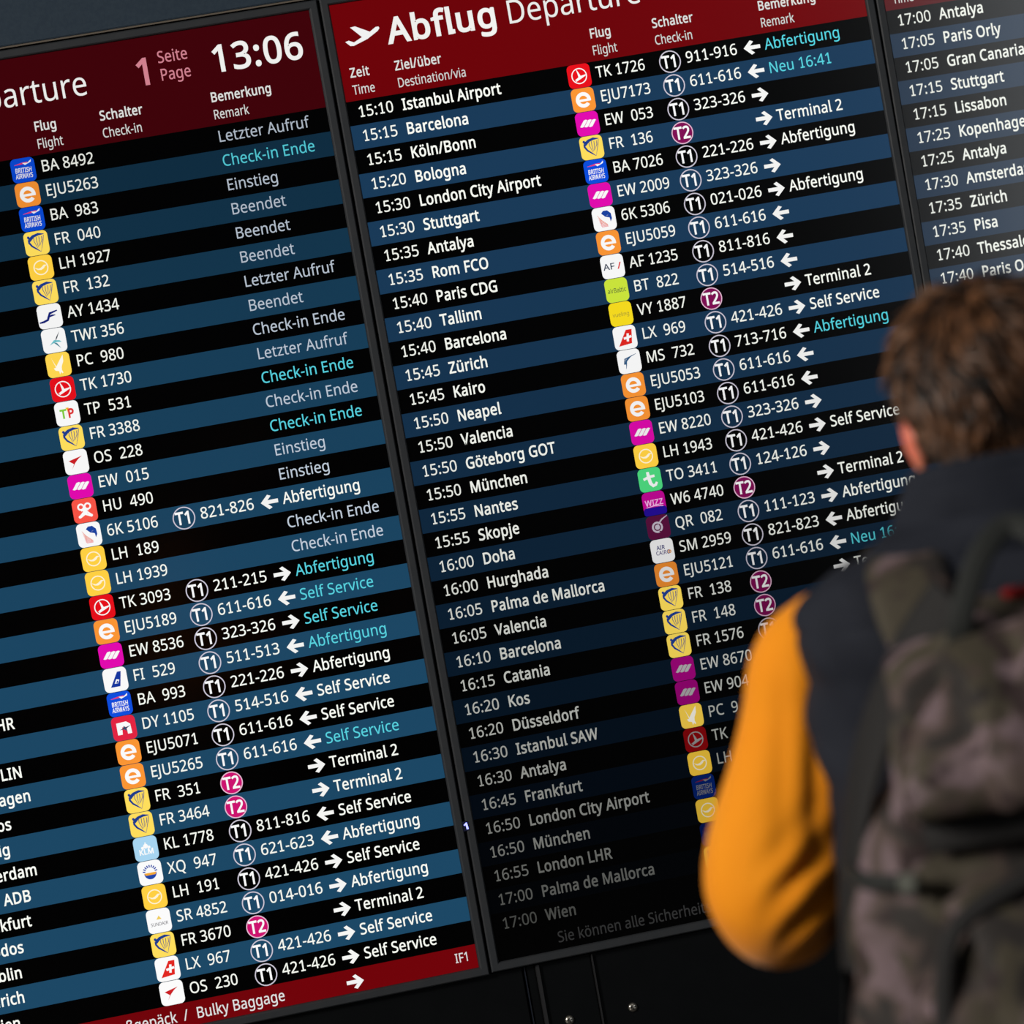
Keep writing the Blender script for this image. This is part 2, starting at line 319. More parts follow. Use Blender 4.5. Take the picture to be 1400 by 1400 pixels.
# ------------------------------------------------------------------ the displays
DW, DH, HDR, PT, GAP = .934, 1.66, .16678, .041503, .03587
GB, GW, CY, GR = (30/255, 1, 1, 1), None, c_(88, 212, 226), c_(168, 178, 190)
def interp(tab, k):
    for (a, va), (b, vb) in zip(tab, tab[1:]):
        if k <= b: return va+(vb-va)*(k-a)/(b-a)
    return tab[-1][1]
def display(name, label, x0, rz, dz, roll, rows, text_lv, band_lv, band_rgb, hdr_rgb, header, footer, foot_rgb, rem_grey=1):
    """x0: world x of the hinge edge; local origin is the top left corner of the lit area"""
    t = thing(name, (0, 0, 0), label, 'display', group='departure displays side by side')
    t.location = x0; t.rotation_euler = (0, roll, rz)
    b = .0155; y0, y1 = -.006, .050; mid = label.startswith('middle')
    # bezel: a closed frame with a bevelled lip
    prof = [(0, .002), (.0015, -.004), (.0035, y0), (b-.002, y0), (b, y0+.002), (b, y1)]
    v = []; f = []
    for (d, y) in prof: v += [(-d, y, d), (DW+d, y, d), (DW+d, y, -DH-d), (-d, y, -DH-d)]
    for i in range(len(prof)-1):
        for k in range(4): f.append((i*4+k, i*4+(k+1) % 4, i*4+4+(k+1) % 4, i*4+4+k))
    me = mesh('bezel', v, f); fix_normals(me); obj('bezel', me, t, M_bezel)
    obj('display_housing', box_me('display_housing', -b+.003, DW+b-.003, .006, y1, -DH-b+.003, b-.003), t, M_bezlo)
    p = Pic(); p.poly([(0, 0), (DW, 0), (DW, -DH), (0, -DH)], (0, 0, 0, 1), 0); o = obj('screen_panel', p.mesh('screen_panel'), t, loc=(0, .0012, 0)); o.color = (1, 1, 1, 1)
    p = Pic(); p.poly([(0, 0), (DW, 0), (DW, -HDR), (0, -HDR)], WHITE, 0); hb = obj('header_band', p.mesh('header_band'), t, loc=(0, .0006, 0)); hb.color = lin(*hdr_rgb)
    for (st, sty, x, z, lv) in header:
        if st == '@plane':
            o = obj('departure_symbol', plane_pic(), hb, loc=(x, -.0009, z)); o.color = (.9, .9, .9, 1)
        else:
            col = (.72*lv, .72*lv, .70*lv) if isinstance(lv, (int, float)) else lv
            put(hb, 'heading_text', st, sty, x, -z, col, -.0009)
    for k in range(35):
        p = Pic(); p.poly([(0, 0), (DW, 0), (DW, -PT), (0, -PT)], WHITE, 0); r = obj('flight_row', p.mesh('flight_row'), t, loc=(0, .0006, -HDR-k*PT))
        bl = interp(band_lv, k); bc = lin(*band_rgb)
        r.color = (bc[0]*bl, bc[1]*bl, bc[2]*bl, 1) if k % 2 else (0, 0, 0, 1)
        if k >= len(rows) or rows[k] is None: continue
        tm, dest, lg, code, term, gate, arr, rem, rc = rows[k]
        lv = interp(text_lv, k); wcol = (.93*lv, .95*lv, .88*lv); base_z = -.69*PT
        if tm: put(r, 'time_text', tm, 'time', .0190, base_z, wcol)
        if dest: put(r, 'destination_text', dest, 'dest', .0960, base_z, tuple(c*1.05 for c in wcol))
        if lg:
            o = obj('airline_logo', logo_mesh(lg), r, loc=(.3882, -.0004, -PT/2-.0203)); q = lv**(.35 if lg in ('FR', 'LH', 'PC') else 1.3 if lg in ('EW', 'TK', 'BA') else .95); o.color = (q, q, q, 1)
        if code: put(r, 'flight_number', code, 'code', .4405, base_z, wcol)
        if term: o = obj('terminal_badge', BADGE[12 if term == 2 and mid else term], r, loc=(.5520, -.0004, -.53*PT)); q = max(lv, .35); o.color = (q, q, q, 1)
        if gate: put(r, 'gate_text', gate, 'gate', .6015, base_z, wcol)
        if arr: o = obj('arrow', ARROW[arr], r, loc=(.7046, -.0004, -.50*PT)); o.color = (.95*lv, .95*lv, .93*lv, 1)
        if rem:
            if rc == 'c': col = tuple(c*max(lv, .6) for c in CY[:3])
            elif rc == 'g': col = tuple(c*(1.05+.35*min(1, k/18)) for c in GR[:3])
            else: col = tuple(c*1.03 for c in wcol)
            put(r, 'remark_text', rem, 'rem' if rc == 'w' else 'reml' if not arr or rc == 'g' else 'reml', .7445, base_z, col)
    p = Pic(); p.poly([(0, 0), (DW, 0), (DW, -(DH-HDR-35*PT)), (0, -(DH-HDR-35*PT))], WHITE, 0)
    fb = obj('footer_band', p.mesh('footer_band'), t, loc=(0, .0006, -HDR-35*PT)); fb.color = lin(*foot_rgb)
    for (st, sty, x, z, lv) in footer:
        if st[0] == '>':
            o = obj('arrow', ARROW['>'], fb, loc=(x, -.0009, -(z-HDR-35*PT))); o.color = (lv, lv, lv, 1)
        else: put(fb, 'footer_text', st, sty, x, -(z-HDR-35*PT), (lv, lv, lv), -.0009)
    return t

def R(s):
    """time|dest|logo|code|terminal|gate|arrow|remark|colour"""
    out = []
    for l in s.strip('\n').split('\n'):
        a = l.split('|'); out.append((a[0], a[1], a[2], a[3], int(a[4]) if a[4] else 0, a[5], a[6], a[7], a[8] or 'w'))
    return out
ROW_L = R('''
||BA|BA 8492||||Letzter Aufruf|g
||E|EJU5263||||Check-in Ende|c
||BA|BA  983||||Einstieg|g
||FR|FR  040||||Beendet|g
||LH|LH 1927||||Beendet|g
||FR|FR  132||||Beendet|g
||AY|AY 1434||||Letzter Aufruf|g
||TW|TWI 356||||Beendet|g
||PC|PC  980||||Check-in Ende|g
||TK|TK 1730||||Letzter Aufruf|g
||TP|TP  531||||Check-in Ende|c
||FR|FR 3388||||Check-in Ende|g
||OS|OS  228||||Check-in Ende|c
||EW|EW  015||||Einstieg|g
||HU|HU  490||||Einstieg|g
||K6|6K 5106|1|821-826|<|Abfertigung|w
||LH|LH  189||||Check-in Ende|g
||LH|LH 1939||||Check-in Ende|g
||TK|TK 3093|1|211-215|>|Abfertigung|c
||E|EJU5189|1|611-616|<|Self Service|c
||EW|EW 8536|1|323-326|>|Self Service|c
||FI|FI  529|1|511-513|<|Abfertigung|c
|London LHR|BA|BA  993|1|221-226|>|Abfertigung|w
||DY|DY 1105|1|514-516|<|Self Service|w
|Mailand LIN|E|EJU5071|1|611-616|<|Self Service|w
|Kopenhagen|E|EJU5265|1|611-616|<|Self Service|c
|Mykonos|FR|FR  351|2||>|Terminal 2|w
|Venedig|FR|FR 3464|2||>|Terminal 2|w
|Amsterdam|KL|KL 1778|1|811-816|<|Self Service|w
|Izmir ADB|XQ|XQ  947|1|621-623|<|Abfertigung|w
|Frankfurt|LH|LH  191|1|421-426|>|Self Service|w
|Rhodos|SR|SR 4852|1|014-016|>|Abfertigung|w
|Dublin|FR|FR 3670|2||>|Terminal 2|w
|Zürich|LX|LX  967|1|421-426|>|Self Service|w
|Wien|OS|OS  230|1|421-426|>|Self Service|w
''')
ROW_M = R('''
15:10|Istanbul Airport|TK|TK 1726|1|911-916|<|Abfertigung|c
15:15|Barcelona|E|EJU7173|1|611-616|<|Neu 16:41|c
15:15|Köln/Bonn|EW|EW  053|1|323-326|>||
15:20|Bologna|FR|FR  136|2||>|Terminal 2|w
15:30|London City Airport|BA|BA 7026|1|221-226|>|Abfertigung|w
15:30|Stuttgart|EW|EW 2009|1|323-326|>||
15:35|Antalya|K6|6K 5306|1|021-026|>|Abfertigung|w
15:35|Rom FCO|E|EJU5059|1|611-616|<||
15:40|Paris CDG|AF|AF 1235|1|811-816|<||
15:40|Tallinn|BT|BT  822|1|514-516|<||
15:40|Barcelona|VY|VY 1887|2||>|Terminal 2|w
15:45|Zürich|LX|LX  969|1|421-426|>|Self Service|w
15:45|Kairo|MS|MS  732|1|713-716|<|Abfertigung|c
15:50|Neapel|E|EJU5053|1|611-616|<||
15:50|Valencia|E|EJU5103|1|611-616|<||
15:50|Göteborg GOT|EW|EW 8220|1|323-326|>||
15:50|München|LH|LH 1943|1|421-426|>|Self Service|w
15:55|Nantes|TO|TO 3411|1|124-126|>||
15:55|Skopje|W6|W6 4740|2||>|Terminal 2|w
16:00|Doha|QR|QR  082|1|111-123|>|Abfertigung|w
16:00|Hurghada|SM|SM 2959|1|821-823|<|Abfertigung|w
16:05|Palma de Mallorca|E|EJU5121|1|611-616|<|Neu 16:41|c
16:05|Valencia|FR|FR  138|2||>|Terminal 2|w
16:10|Barcelona|FR|FR  148|2||||
16:15|Catania|FR|FR 1576|1||||
16:20|Kos|EW|EW 8670|||||
16:20|Düsseldorf|EW|EW 904|||||
16:30|Istanbul SAW|PC|PC  9|||||
16:30|Antalya|TK|TK|||||
16:45|Frankfurt|LH|LH|||||
16:50|London City Airport|BA||||||
16:50|München|LH||||||
16:55|London LHR|BA||||||
17:00|Palma de Mallorca|FR||||||
17:00|Wien|||||||
''')
ROW_R = R('\n'.join('%s|%s|||||||' % a for a in [('17:00', 'Antalya'), ('17:05', 'Paris Orly'), ('17:05', 'Gran Canaria'), ('17:15', 'Stuttgart'), ('17:15', 'Lissabon'),
    ('17:25', 'Kopenhagen'), ('17:25', 'Antalya'), ('17:30', 'Amsterdam'), ('17:35', 'Zürich'), ('17:35', 'Pisa'), ('17:40', 'Thessaloniki'), ('17:40', 'Paris Orly')]))
PINK = lin(208, 128, 142)[:3]
HEAD = [('@plane', '', .0165, -.0735, 1), ('Abflug', 'tb', .0955, .0798, 1.2), ('Departure', 'tr', .3040, .0800, 1.15),
        ('Zeit', 'hb', .0160, .1268, 1), ('Time', 'hr', .0160, .1563, .95), ('Ziel/über', 'hb', .0945, .1268, 1), ('Destination/via', 'hr', .0945, .1563, .9),
        ('Flug', 'hb', .4400, .1268, 1), ('Flight', 'hr', .4400, .1563, .9), ('Schalter', 'hb', .5520, .1268, 1), ('Check-in', 'hr', .5520, .1563, .9),
        ('Bemerkung', 'hb', .7430, .1268, 1), ('Remark', 'hr', .7430, .1563, .9)]
HEAD_L = [h for h in HEAD] + [('1', 'clock', .6270, .0795, PINK), ('Seite', 'pg', .6660, .0473, PINK), ('Page', 'pg', .6660, .0773, PINK), ('13:06', 'clock', .7580, .0778, 1.2)]
FOOT_L = [('Großgepäck', 'foot', .2850, 1.6495, .75), ('/', 'foot', .4225, 1.6495, .75), ('Bulky Baggage', 'foot', .4445, 1.6495, .75), ('>', '', .7046, 1.6420, .92), ('IF1', 'tag', .8970, 1.6452, .7)]
FOOT_M = [('Sie können alle Sicherheitskontrollen', 'foot', .1100, 1.6480, .027)]
zt = Z0 + DH/2
display('departure_display', 'left departure display with clock 13:06 and grey Beendet remarks', Vector((-DW/2-GAP-DW, .0089, zt-.0024)), -.0095, 0, 0, ROW_L,
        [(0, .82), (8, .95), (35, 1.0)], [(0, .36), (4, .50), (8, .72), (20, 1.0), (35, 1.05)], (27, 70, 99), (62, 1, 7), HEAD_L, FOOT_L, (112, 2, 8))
display('departure_display', 'middle departure display headed Abflug Departure, fading to black at the bottom', Vector((-DW/2, 0, zt)), 0, 0, 0, ROW_M,
        [(0, 1), (12, .92), (18, .80), (22, .58), (25, .44), (28, .29), (30, .20), (32, .13), (33, .095), (34, .06)],
        [(0, 1), (6, .98), (12, .72), (16, .48), (20, .30), (24, .17), (28, .07), (31, .02), (35, 0)], (25, 58, 88), (108, 1, 6), HEAD, FOOT_M, (0, 0, 0))
display('departure_display', 'right departure display with flights from 17:00, washed by reflected daylight', Vector((DW/2+GAP, 0, zt+.003)), .013, 0, .0064, ROW_R,
        [(0, .86), (35, .80)], [(0, .62), (10, .56), (35, .5)], (40, 64, 90), (84, 2, 10), HEAD, [], (60, 2, 8))

# blue status lamp on the bezel between the left and the middle display
p = Pic(); p.poly([(.0000, .0085), (.0042, .0118), (.0062, .0118), (.0078, 0), (.0040, 0), (.0034, .0078), (.0008, .0066)], WHITE, 1)

lamp = thing('status_lamp', (-.4868, -.0062, Z0-.595), 'tiny blue lamp glowing on the middle display left bezel', 'lamp')
o = obj('lamp_lens', p.mesh('lamp_lens'), lamp); o.color = (.70, .75, 3.0, 1)
obj('lamp_housing', box_me('lamp_housing', -.0018, .0098, -.0001, .0024, -.0025, .0142, .0004), lamp, mat('dark_blue_plastic', (14, 20, 60), .4))

# ------------------------------------------------------------------ the setting
fl = obj('floor', box_me('floor', -9, 11, -16, .4, -.1, 0), None, M_floor, kind='structure')
wb = obj('wall_back', box_me('wall_back', -5, 5, .055, .25, 0, 4.2), None, M_lower, kind='structure')
top = DH/2+.0155+Z0
for a, b in ((-5, -2.6), (-2.594, .03), (.036, 2.6), (2.606, 5)):
    obj('wall_panel', box_me('wall_panel', a, b, -.002, .055, top+.004, 4.2, .0015), wb, M_upper)
obj('edge_highlight', box_me('edge_highlight', -5, 5, .0, .050, top+.0005, top+.0032), wb, mat('painted_edge_light', (110, 100, 88), .5))  # pale strip painted in for light caught along the frames' top edge
bot = Z0-DH/2-.0155
for a, b in ((-5, -1.6), (-1.594, -.428), (-.420, -.4045), (-.3975, -.3055), (-.3015, .62), (.626, 1.7), (1.706, 5)):
    obj('wall_panel', box_me('wall_panel', a, b, .012, .055, .1, bot-.004, .001), wb, M_lower)
for a, b in ((-.4045, -.3980), (-.3050, -.3025)):
    obj('joint_strip', box_me('joint_strip', a, b, .006, .055, .1, bot-.004, .0006), wb, M_strip)
obj('joint_strip', box_me('joint_strip', -.4240, -.4225, .010, .055, .1, bot-.004, .0004), wb, mat('blue_grey_strip', (26, 32, 44), .5))
def screw():
    bm = bmesh.new()
    prof = [(.0082, 0), (.0082, -.0015), (.0070, -.0034), (.0040, -.0046), (0, -.0050)]
    rings = []
    for r, y in prof[:-1]: rings.append([bm.verts.new((r*math.cos(2*PI*i/24), y, r*math.sin(2*PI*i/24))) for i in range(24)])
    c = bm.verts.new((0, prof[-1][1], 0))
    for a, b in zip(rings, rings[1:]):
        for i in range(24): bm.faces.new((a[i], a[(i+1) % 24], b[(i+1) % 24], b[i]))
    for i in range(24): bm.faces.new((rings[-1][i], rings[-1][(i+1) % 24], c))
    bmesh.ops.recalc_face_normals(bm, faces=bm.faces[:]); me = bpy.data.meshes.new('screw_head'); bm.to_mesh(me); bm.free()
    for q in me.polygons: q.use_smooth = True
    return me
SM_ = screw()
M_hole = mat('screw_hole', (8, 8, 8), .8)
hole = bpy.data.meshes.new('drive_hole'); bm = bmesh.new(); bmesh.ops.create_cone(bm, cap_ends=True, segments=12, radius1=.0014, radius2=.0014, depth=.001, matrix=Matrix.Rotation(PI/2, 4, 'X')); bm.to_mesh(hole); bm.free()
for i, (x, z, lb) in enumerate(((-.361, .9550-.33, 'steel screw in the black panel, lower and nearer the pale joint strip'), (-.2475, .9543-.33, 'steel screw in the black panel, upper right one near the orange sleeve'))):
    s = thing('panel_screw', (x, .012, z), lb, 'screw', group='screws below the displays')
    obj('screw_head', SM_, s, M_steel)
    for hx, hz in ((-.0032, .0012), (.0032, .0012), (0, -.0030)): obj('drive_hole', hole, s, M_hole, loc=(hx, -.0046, hz))

# glazing frame at the back right of the hall, seen only as a reflection
M_frame = mat('window_frame_grey', (60, 62, 64), .5)
v = []; f = []
for d, y in ((0, -13.9), (0, -14.1), (.15, -14.1), (.15, -13.9)):
    v += [(5.48-d, y, .4-d), (10.62+d, y, .4-d), (10.62+d, y, 6.0+d), (5.48-d, y, 6.0+d)]
for i in range(4):
    for k in range(4): f.append((i*4+k, i*4+(k+1) % 4, ((i+1) % 4)*4+(k+1) % 4, ((i+1) % 4)*4+k))
me = mesh('window_1', v, f); fix_normals(me); obj('window_1', me, None, M_frame, kind='structure')

# ------------------------------------------------------------------ the person (local frame: x right, y forward to the board, z up)
def ell(c, rx, ry, n=32, pw=2.0, tilt=None):
    pts = []
    for i in range(n):
        a = 2*PI*i/n; ca, sa = math.cos(a), math.sin(a)
        pts.append(Vector((c[0]+rx*math.copysign(abs(ca)**(2/pw), ca), c[1]+ry*math.copysign(abs(sa)**(2/pw), sa), c[2])))
    return pts
def loft(name, rings, cap0=True, cap1=True, smooth=True):
    n = len(rings[0]); v = [p for r in rings for p in r]; f = []
    for i in range(len(rings)-1):
        for k in range(n): f.append((i*n+k, i*n+(k+1) % n, (i+1)*n+(k+1) % n, (i+1)*n+k))
    if cap0: v.append(sum(rings[0], Vector())/n); f += [(len(v)-1, (k+1) % n, k) for k in range(n)]
    if cap1:
        v.append(sum(rings[-1], Vector())/n); b = (len(rings)-1)*n; f += [(len(v)-1, b+k, b+(k+1) % n) for k in range(n)]
    me = mesh(name, v, f, smooth); fix_normals(me); return me
def cr(P, t):
    """Catmull-Rom through a list of tuples"""
    n = len(P)-1; t = min(max(t, 0), 1)*n; i = min(int(t), n-1); u = t-i
    p0, p1, p2, p3 = P[max(i-1, 0)], P[i], P[i+1], P[min(i+2, n)]
    return tuple(.5*((2*b)+(-a+c)*u+(2*a-5*b+4*c-d)*u*u+(-a+3*b-3*c+d)*u**3) for a, b, c, d in zip(p0, p1, p2, p3))
def tube(path, N, n=24, flat=1.0, wrinkle=None, up=Vector((0, 1, 0))):
    """path of (x,y,z,r); returns rings"""
    pts = [cr(path, i/(N-1)) for i in range(N)]; rings = []; e1 = None
    for i, q in enumerate(pts):
        a = Vector(pts[min(i+1, N-1)][:3]); b = Vector(pts[max(i-1, 0)][:3]); d = (a-b).normalized()
        if e1 is None: e1 = d.cross(up).normalized()
        e1 = (e1-d*e1.dot(d)).normalized(); e2 = d.cross(e1)
        ring = []
        for k in range(n):
            an = 2*PI*k/n; r = q[3]; p = Vector(q[:3]); dr = (e1*math.cos(an)+e2*math.sin(an)*flat)
            if wrinkle: r *= 1+wrinkle(i/(N-1), an, p+dr*r)
            ring.append(p+dr*r)
        rings.append(ring)
    return rings
HZ = 1.6766
per = thing('person', (-.3637, -3.0, 0), 'person seen from behind, brown hair, orange sleeves, dark quilted vest, facing the displays', 'person', rz=-math.radians(17.2))

# body: tubes and ellipsoids grown together by a voxel remesh into one surface
bm = bmesh.new()
def add_tube(path, N=14, n=14, flat=1.0):
    rs = tube(path, N, n, flat); vs = [[bm.verts.new(p) for p in r] for r in rs]
    for a, b in zip(vs, vs[1:]):
        for k in range(n): bm.faces.new((a[k], a[(k+1) % n], b[(k+1) % n], b[k]))
    bm.faces.new(vs[0]); bm.faces.new(vs[-1])
    for e in (0, -1):
        bmesh.ops.create_icosphere(bm, subdivisions=2, radius=path[e][3], matrix=Matrix.Translation(path[e][:3]))
def add_ell(c, r, rot=None):
    m = Matrix.Translation(c) @ (rot or Matrix()) @ Matrix.Diagonal((*r, 1)); bmesh.ops.create_icosphere(bm, subdivisions=4, radius=1, matrix=m)
add_ell((0, .014, HZ+.010), (.071, .088, .076)); add_ell((0, .045, HZ-.030), (.060, .068, .085)); add_ell((0, .060, HZ-.085), (.036, .042, .034))
add_tube([(0, .098, HZ+.02, .010), (0, .117, HZ-.012, .010), (0, .122, HZ-.028, .013)])            # nose
add_tube([(-.022, .106, HZ-.062, .006), (0, .113, HZ-.061, .007), (.022, .106, HZ-.062, .006)])   # lips
for s in (-1, 1):
    add_tube([(s*.045, .088, HZ+.022, .008), (s*.02, .100, HZ+.026, .009)])                      # brow
    er = Matrix.Rotation(s*-.45, 4, 'Z') @ Matrix.Rotation(s*.20, 4, 'Y')
    add_ell((s*.088, .010, HZ-.056), (.0060, .018, .033), er); add_ell((s*.082, .016, HZ-.082), (.007, .010, .011), er)
add_tube([(0, -.004, HZ-.06, .052), (0, -.012, HZ-.11, .052), (0, -.03, HZ-.17, .062)], flat=1)
add_tube([(0, -.02, 1.44, .085), (0, -.02, 1.35, .10), (0, 0, 1.2, .095), (0, 0, 1.05, .09), (0, 0, .95, .10), (0, 0, .90, .095)], 20, 20)
for s in (-1, 1):
    add_tube([(s*.03, -.02, 1.44, .055), (s*.12, -.02, 1.45, .05), (s*.19, -.01, 1.44, .045)])
    add_tube([(s*.10, 0, 1.35, .07), (s*.09, 0, 1.1, .06), (s*.08, 0, .93, .085)])
    add_tube([(s*.200, .014, 1.435, .040), (s*.262, .018, 1.30, .036), (s*.312, .016, 1.17, .032)])
    add_tube([(s*.312, .016, 1.17, .032), (s*.24, .16, 1.168, .032), (s*.145, .265, 1.18, .026)])
    add_tube([(s*.09, 0, .92, .082), (s*.10, .01, .72, .072), (s*.105, .015, .52, .052)], 18, 18)
    add_tube([(s*.105, .015, .52, .052), (s*.108, 0, .36, .052), (s*.11, -.01, .10, .034)], 18, 18)
    add_tube([(s*.11, -.02, .05, .032), (s*.115, .06, .04, .034), (s*.12, .13, .03, .026)])
    # hand: palm, four curled fingers of unequal length, thumb from the side
    w0 = Vector((s*.145, .265, 1.18)); d = Vector((-s*.45, .86, .12)).normalized(); sd = Vector((0, -.12, 1)).normalized(); inn = sd.cross(d)*(1 if s > 0 else -1)
    for k in range(4):
        o_ = sd*(-.027+.018*k); b = w0+d*.085+o_; L = (.062, .072, .076, .068)[k]
        add_tube([tuple(w0+d*.02+o_*.7)+(.014,), tuple(w0+d*.05+o_*.9)+(.012,), tuple(b)+(.010,)], 6, 10)
        add_tube([tuple(b)+(.0095,), tuple(b+d*L*.5+inn*-.012)+(.0088,), tuple(b+d*L*.75+inn*-.034)+(.0082,), tuple(b+d*L*.62+inn*-.052)+(.0075,)], 9, 10)
    tb_ = w0+d*.030+sd*.026
    add_tube([tuple(tb_)+(.013,), tuple(tb_+sd*.022+d*.020+inn*-.012)+(.011,), tuple(tb_+sd*.030+d*.050+inn*-.026)+(.009,)], 8, 10)
me = bpy.data.meshes.new('body'); bm.to_mesh(me); bm.free()
tmp = bpy.data.objects.new('tmp', me); COL.objects.link(tmp)
rm = tmp.modifiers.new('r', 'REMESH'); rm.mode = 'VOXEL'; rm.voxel_size = .006
smo = tmp.modifiers.new('s', 'SMOOTH'); smo.iterations = 3; smo.factor = .5
bpy.context.view_layer.update()
me2 = bpy.data.meshes.new_from_object(tmp.evaluated_get(bpy.context.evaluated_depsgraph_get())); bpy.data.objects.remove(tmp)
for q in me2.polygons: q.use_smooth = True
me2.name = 'body'
M_skin = mat('skin', (214, 150, 118), .45, sub=.25, var=(204, 138, 108), vscale=25)
t, p = M_skin.node_tree, M_skin.node_tree.nodes['Principled BSDF']
old = p.inputs['Base Color'].links[0].from_socket
tc = t.nodes.new('ShaderNodeTexCoord'); sx = t.nodes.new('ShaderNodeSeparateXYZ'); t.links.new(tc.outputs['Object'], sx.inputs[0])
ab = t.nodes.new('ShaderNodeMath'); ab.operation = 'ABSOLUTE'; t.links.new(sx.outputs['X'], ab.inputs[0])
mr = t.nodes.new('ShaderNodeMapRange'); mr.inputs[1].default_value = .076; mr.inputs[2].default_value = .088; t.links.new(ab.outputs[0], mr.inputs[0])
zz = t.nodes.new('ShaderNodeMapRange'); zz.inputs[1].default_value = HZ-.092; zz.inputs[2].default_value = HZ-.072; t.links.new(sx.outputs['Z'], zz.inputs[0])
mu = t.nodes.new('ShaderNodeMath'); mu.operation = 'MULTIPLY'; t.links.new(mr.outputs[0], mu.inputs[0]); t.links.new(zz.outputs[0], mu.inputs[1])
mc = t.nodes.new('ShaderNodeMix'); mc.data_type = 'RGBA'; t.links.new(mu.outputs[0], mc.inputs['Factor']); t.links.new(old, mc.inputs['A']); mc.inputs['B'].default_value = lin(236, 128, 104)
t.links.new(mc.outputs['Result'], p.inputs['Base Color'])
body = obj('body', me2, per, M_skin)
for s in (-1, 1):
    bm = bmesh.new(); bmesh.ops.create_uvsphere(bm, u_segments=16, v_segments=10, radius=.012); me = bpy.data.meshes.new('eye'); bm.to_mesh(me); bm.free()
    obj('eye', me, body, mat('eye_white', (225, 222, 215), .2), loc=(s*.031, .094, HZ+.002))

# vest: puffy quilted loft from hem to the standing collar
def N3(p, s, seed=0): return noise.noise(Vector((p[0]*s+seed, p[1]*s, p[2]*s)))
VP = [(.84, .235, .150, 0), (1.00, .236, .150, 0), (1.15, .236, .146, 0), (1.30, .240, .142, -.005), (1.42, .240, .130, -.012), (1.465, .236, .116, -.018), (1.490, .222, .106, -.02),
      (1.505, .190, .102, -.022), (1.516, .160, .102, -.022), (1.526, .138, .104, -.02), (1.540, .124, .104, -.012), (1.560, .116, .102, -.004), (1.578, .100, .097, .0), (1.590, .088, .090, .002), (1.584, .076, .080, .002), (1.54, .072, .074, 0)]
rings = []; NV = 190
for i in range(NV):
    z, rx, ry, cy = cr(VP, i/(NV-1))
    q = abs(math.sin(PI*(z-.842)/.055))**.55 if z < 1.50 else abs(math.sin(PI*(z-1.502)/.036))**.5 if z < 1.585 else .8
    ring = []
    for p_ in ell((0, cy, z), rx-.008, ry-.008, 96, 3.4 if z < 1.49 else 3.4-(z-1.49)*25 if z < 1.53 else 2.4):
        c = Vector((0, cy, z)); d = (p_-c); L = d.length; nn = N3(p_, 9)*.9+N3(p_, 24, 5)*.45
        c2 = c; lift_ = Vector((0, 0, max(0, -p_.y)*.16*min(1, max(0, (z-1.52)/.05))))
        ring.append(lift_+c+d*(1+(.0055*q+.010*nn+.006+.004*math.sin(p_.x*60+p_.z*50+4*N3(p_, 6)))/L))
    rings.append(ring)
M_vest = mat('navy_quilted_nylon', (36, 39, 48), .85, var=(31, 34, 43), vscale=14, spec=.2, bump=.3, bscale=90)
vest = obj('vest', loft('vest', rings, False, False), per, M_vest, label='dark navy quilted vest')
# orange sleeves
def sleeve(s):
    path = [(s*.196, .012, 1.470, .030), (s*.208, .014, 1.450, .046), (s*.232, .018, 1.410, .066), (s*.250, .020, 1.350, .070), (s*.273, .020, 1.285, .074), (s*.298, .016, 1.225, .080), (s*.316, .014, 1.172, .076),
            (s*.310, .044, 1.142, .058), (s*.280, .105, 1.160, .056), (s*.220, .200, 1.174, .050), (s*.160, .262, 1.180, .040), (s*.152, .275, 1.182, .034)]
    def wr(t, a, p):
        w_ = .04*N3(p, 6, s*3)+.025*N3(p, 17, 2)
        ax = abs(p.x); u1 = (p.z-1.10)-(.30-ax)*.75                      # creases fan out from the crook of the elbow
        w_ += .085*math.sin(u1*130+2.5*N3(p, 9))*math.exp(-((p.z-1.165)/.06)**2)*min(1, max(0, (.335-ax)/.05))
        for c0, wd_, am in ((.62, .16, .16), (1.25, .22, .07)):            # long hanging folds on the side of the body
            k_ = (ax-.222-(1.45-p.z)*.16-(c0-.62)*.06)/(.010+.006*wd_)
            w_ -= am*.60*math.exp(-k_*k_)*math.exp(-((p.z-1.32)/.10)**2)
        return w_
    return loft('sleeve', tube(path, 150, 96, 1.0, wr))
M_or = mat('orange_sweatshirt', (252, 156, 18), .8, var=(248, 147, 12), vscale=6, sheen=.15, bump=.25, bscale=260, spec=.2)
for s in (-1, 1):
    sl = obj('sleeve', sleeve(s), per, M_or, label='orange sleeve')
    cf = [(s*.160, .262, 1.180, .036), (s*.148, .280, 1.182, .035), (s*.136, .296, 1.184, .034)]
    obj('cuff', loft('cuff', tube(cf, 10, 24)), sl, M_or)

# trousers and shoes, below the frame
M_tr = mat('dark_trousers', (34, 36, 44), .8, var=(28, 30, 38), vscale=20)
for s in (-1, 1):
    obj('trouser_leg', loft('trouser_leg', tube([(s*.088, .0, .93, .125), (s*.10, .0, .80, .108), (s*.105, .01, .55, .080), (s*.11, -.004, .30, .070), (s*.112, -.01, .085, .062)], 40, 32)), per, M_tr)
    sh = obj('shoe', loft('shoe', [ell((s*.115, .05, z), rx, ry, 32, 2.4) for z, rx, ry in ((0.0, .046, .135), (.018, .050, .142), (.030, .048, .138), (.050, .045, .125), (.075, .040, .085))] + [ell((s*.113, .0, z), r_, r_*1.1, 32) for z, r_ in ((.095, .045), (.12, .045))]), per, mat('shoe_black', (25, 25, 27), .5))
    obj('sole', loft('sole', [ell((s*.115, .05, z), .052, .145, 32, 2.4) for z in (0, .016)]), sh, mat('sole_white', (200, 198, 190), .6))

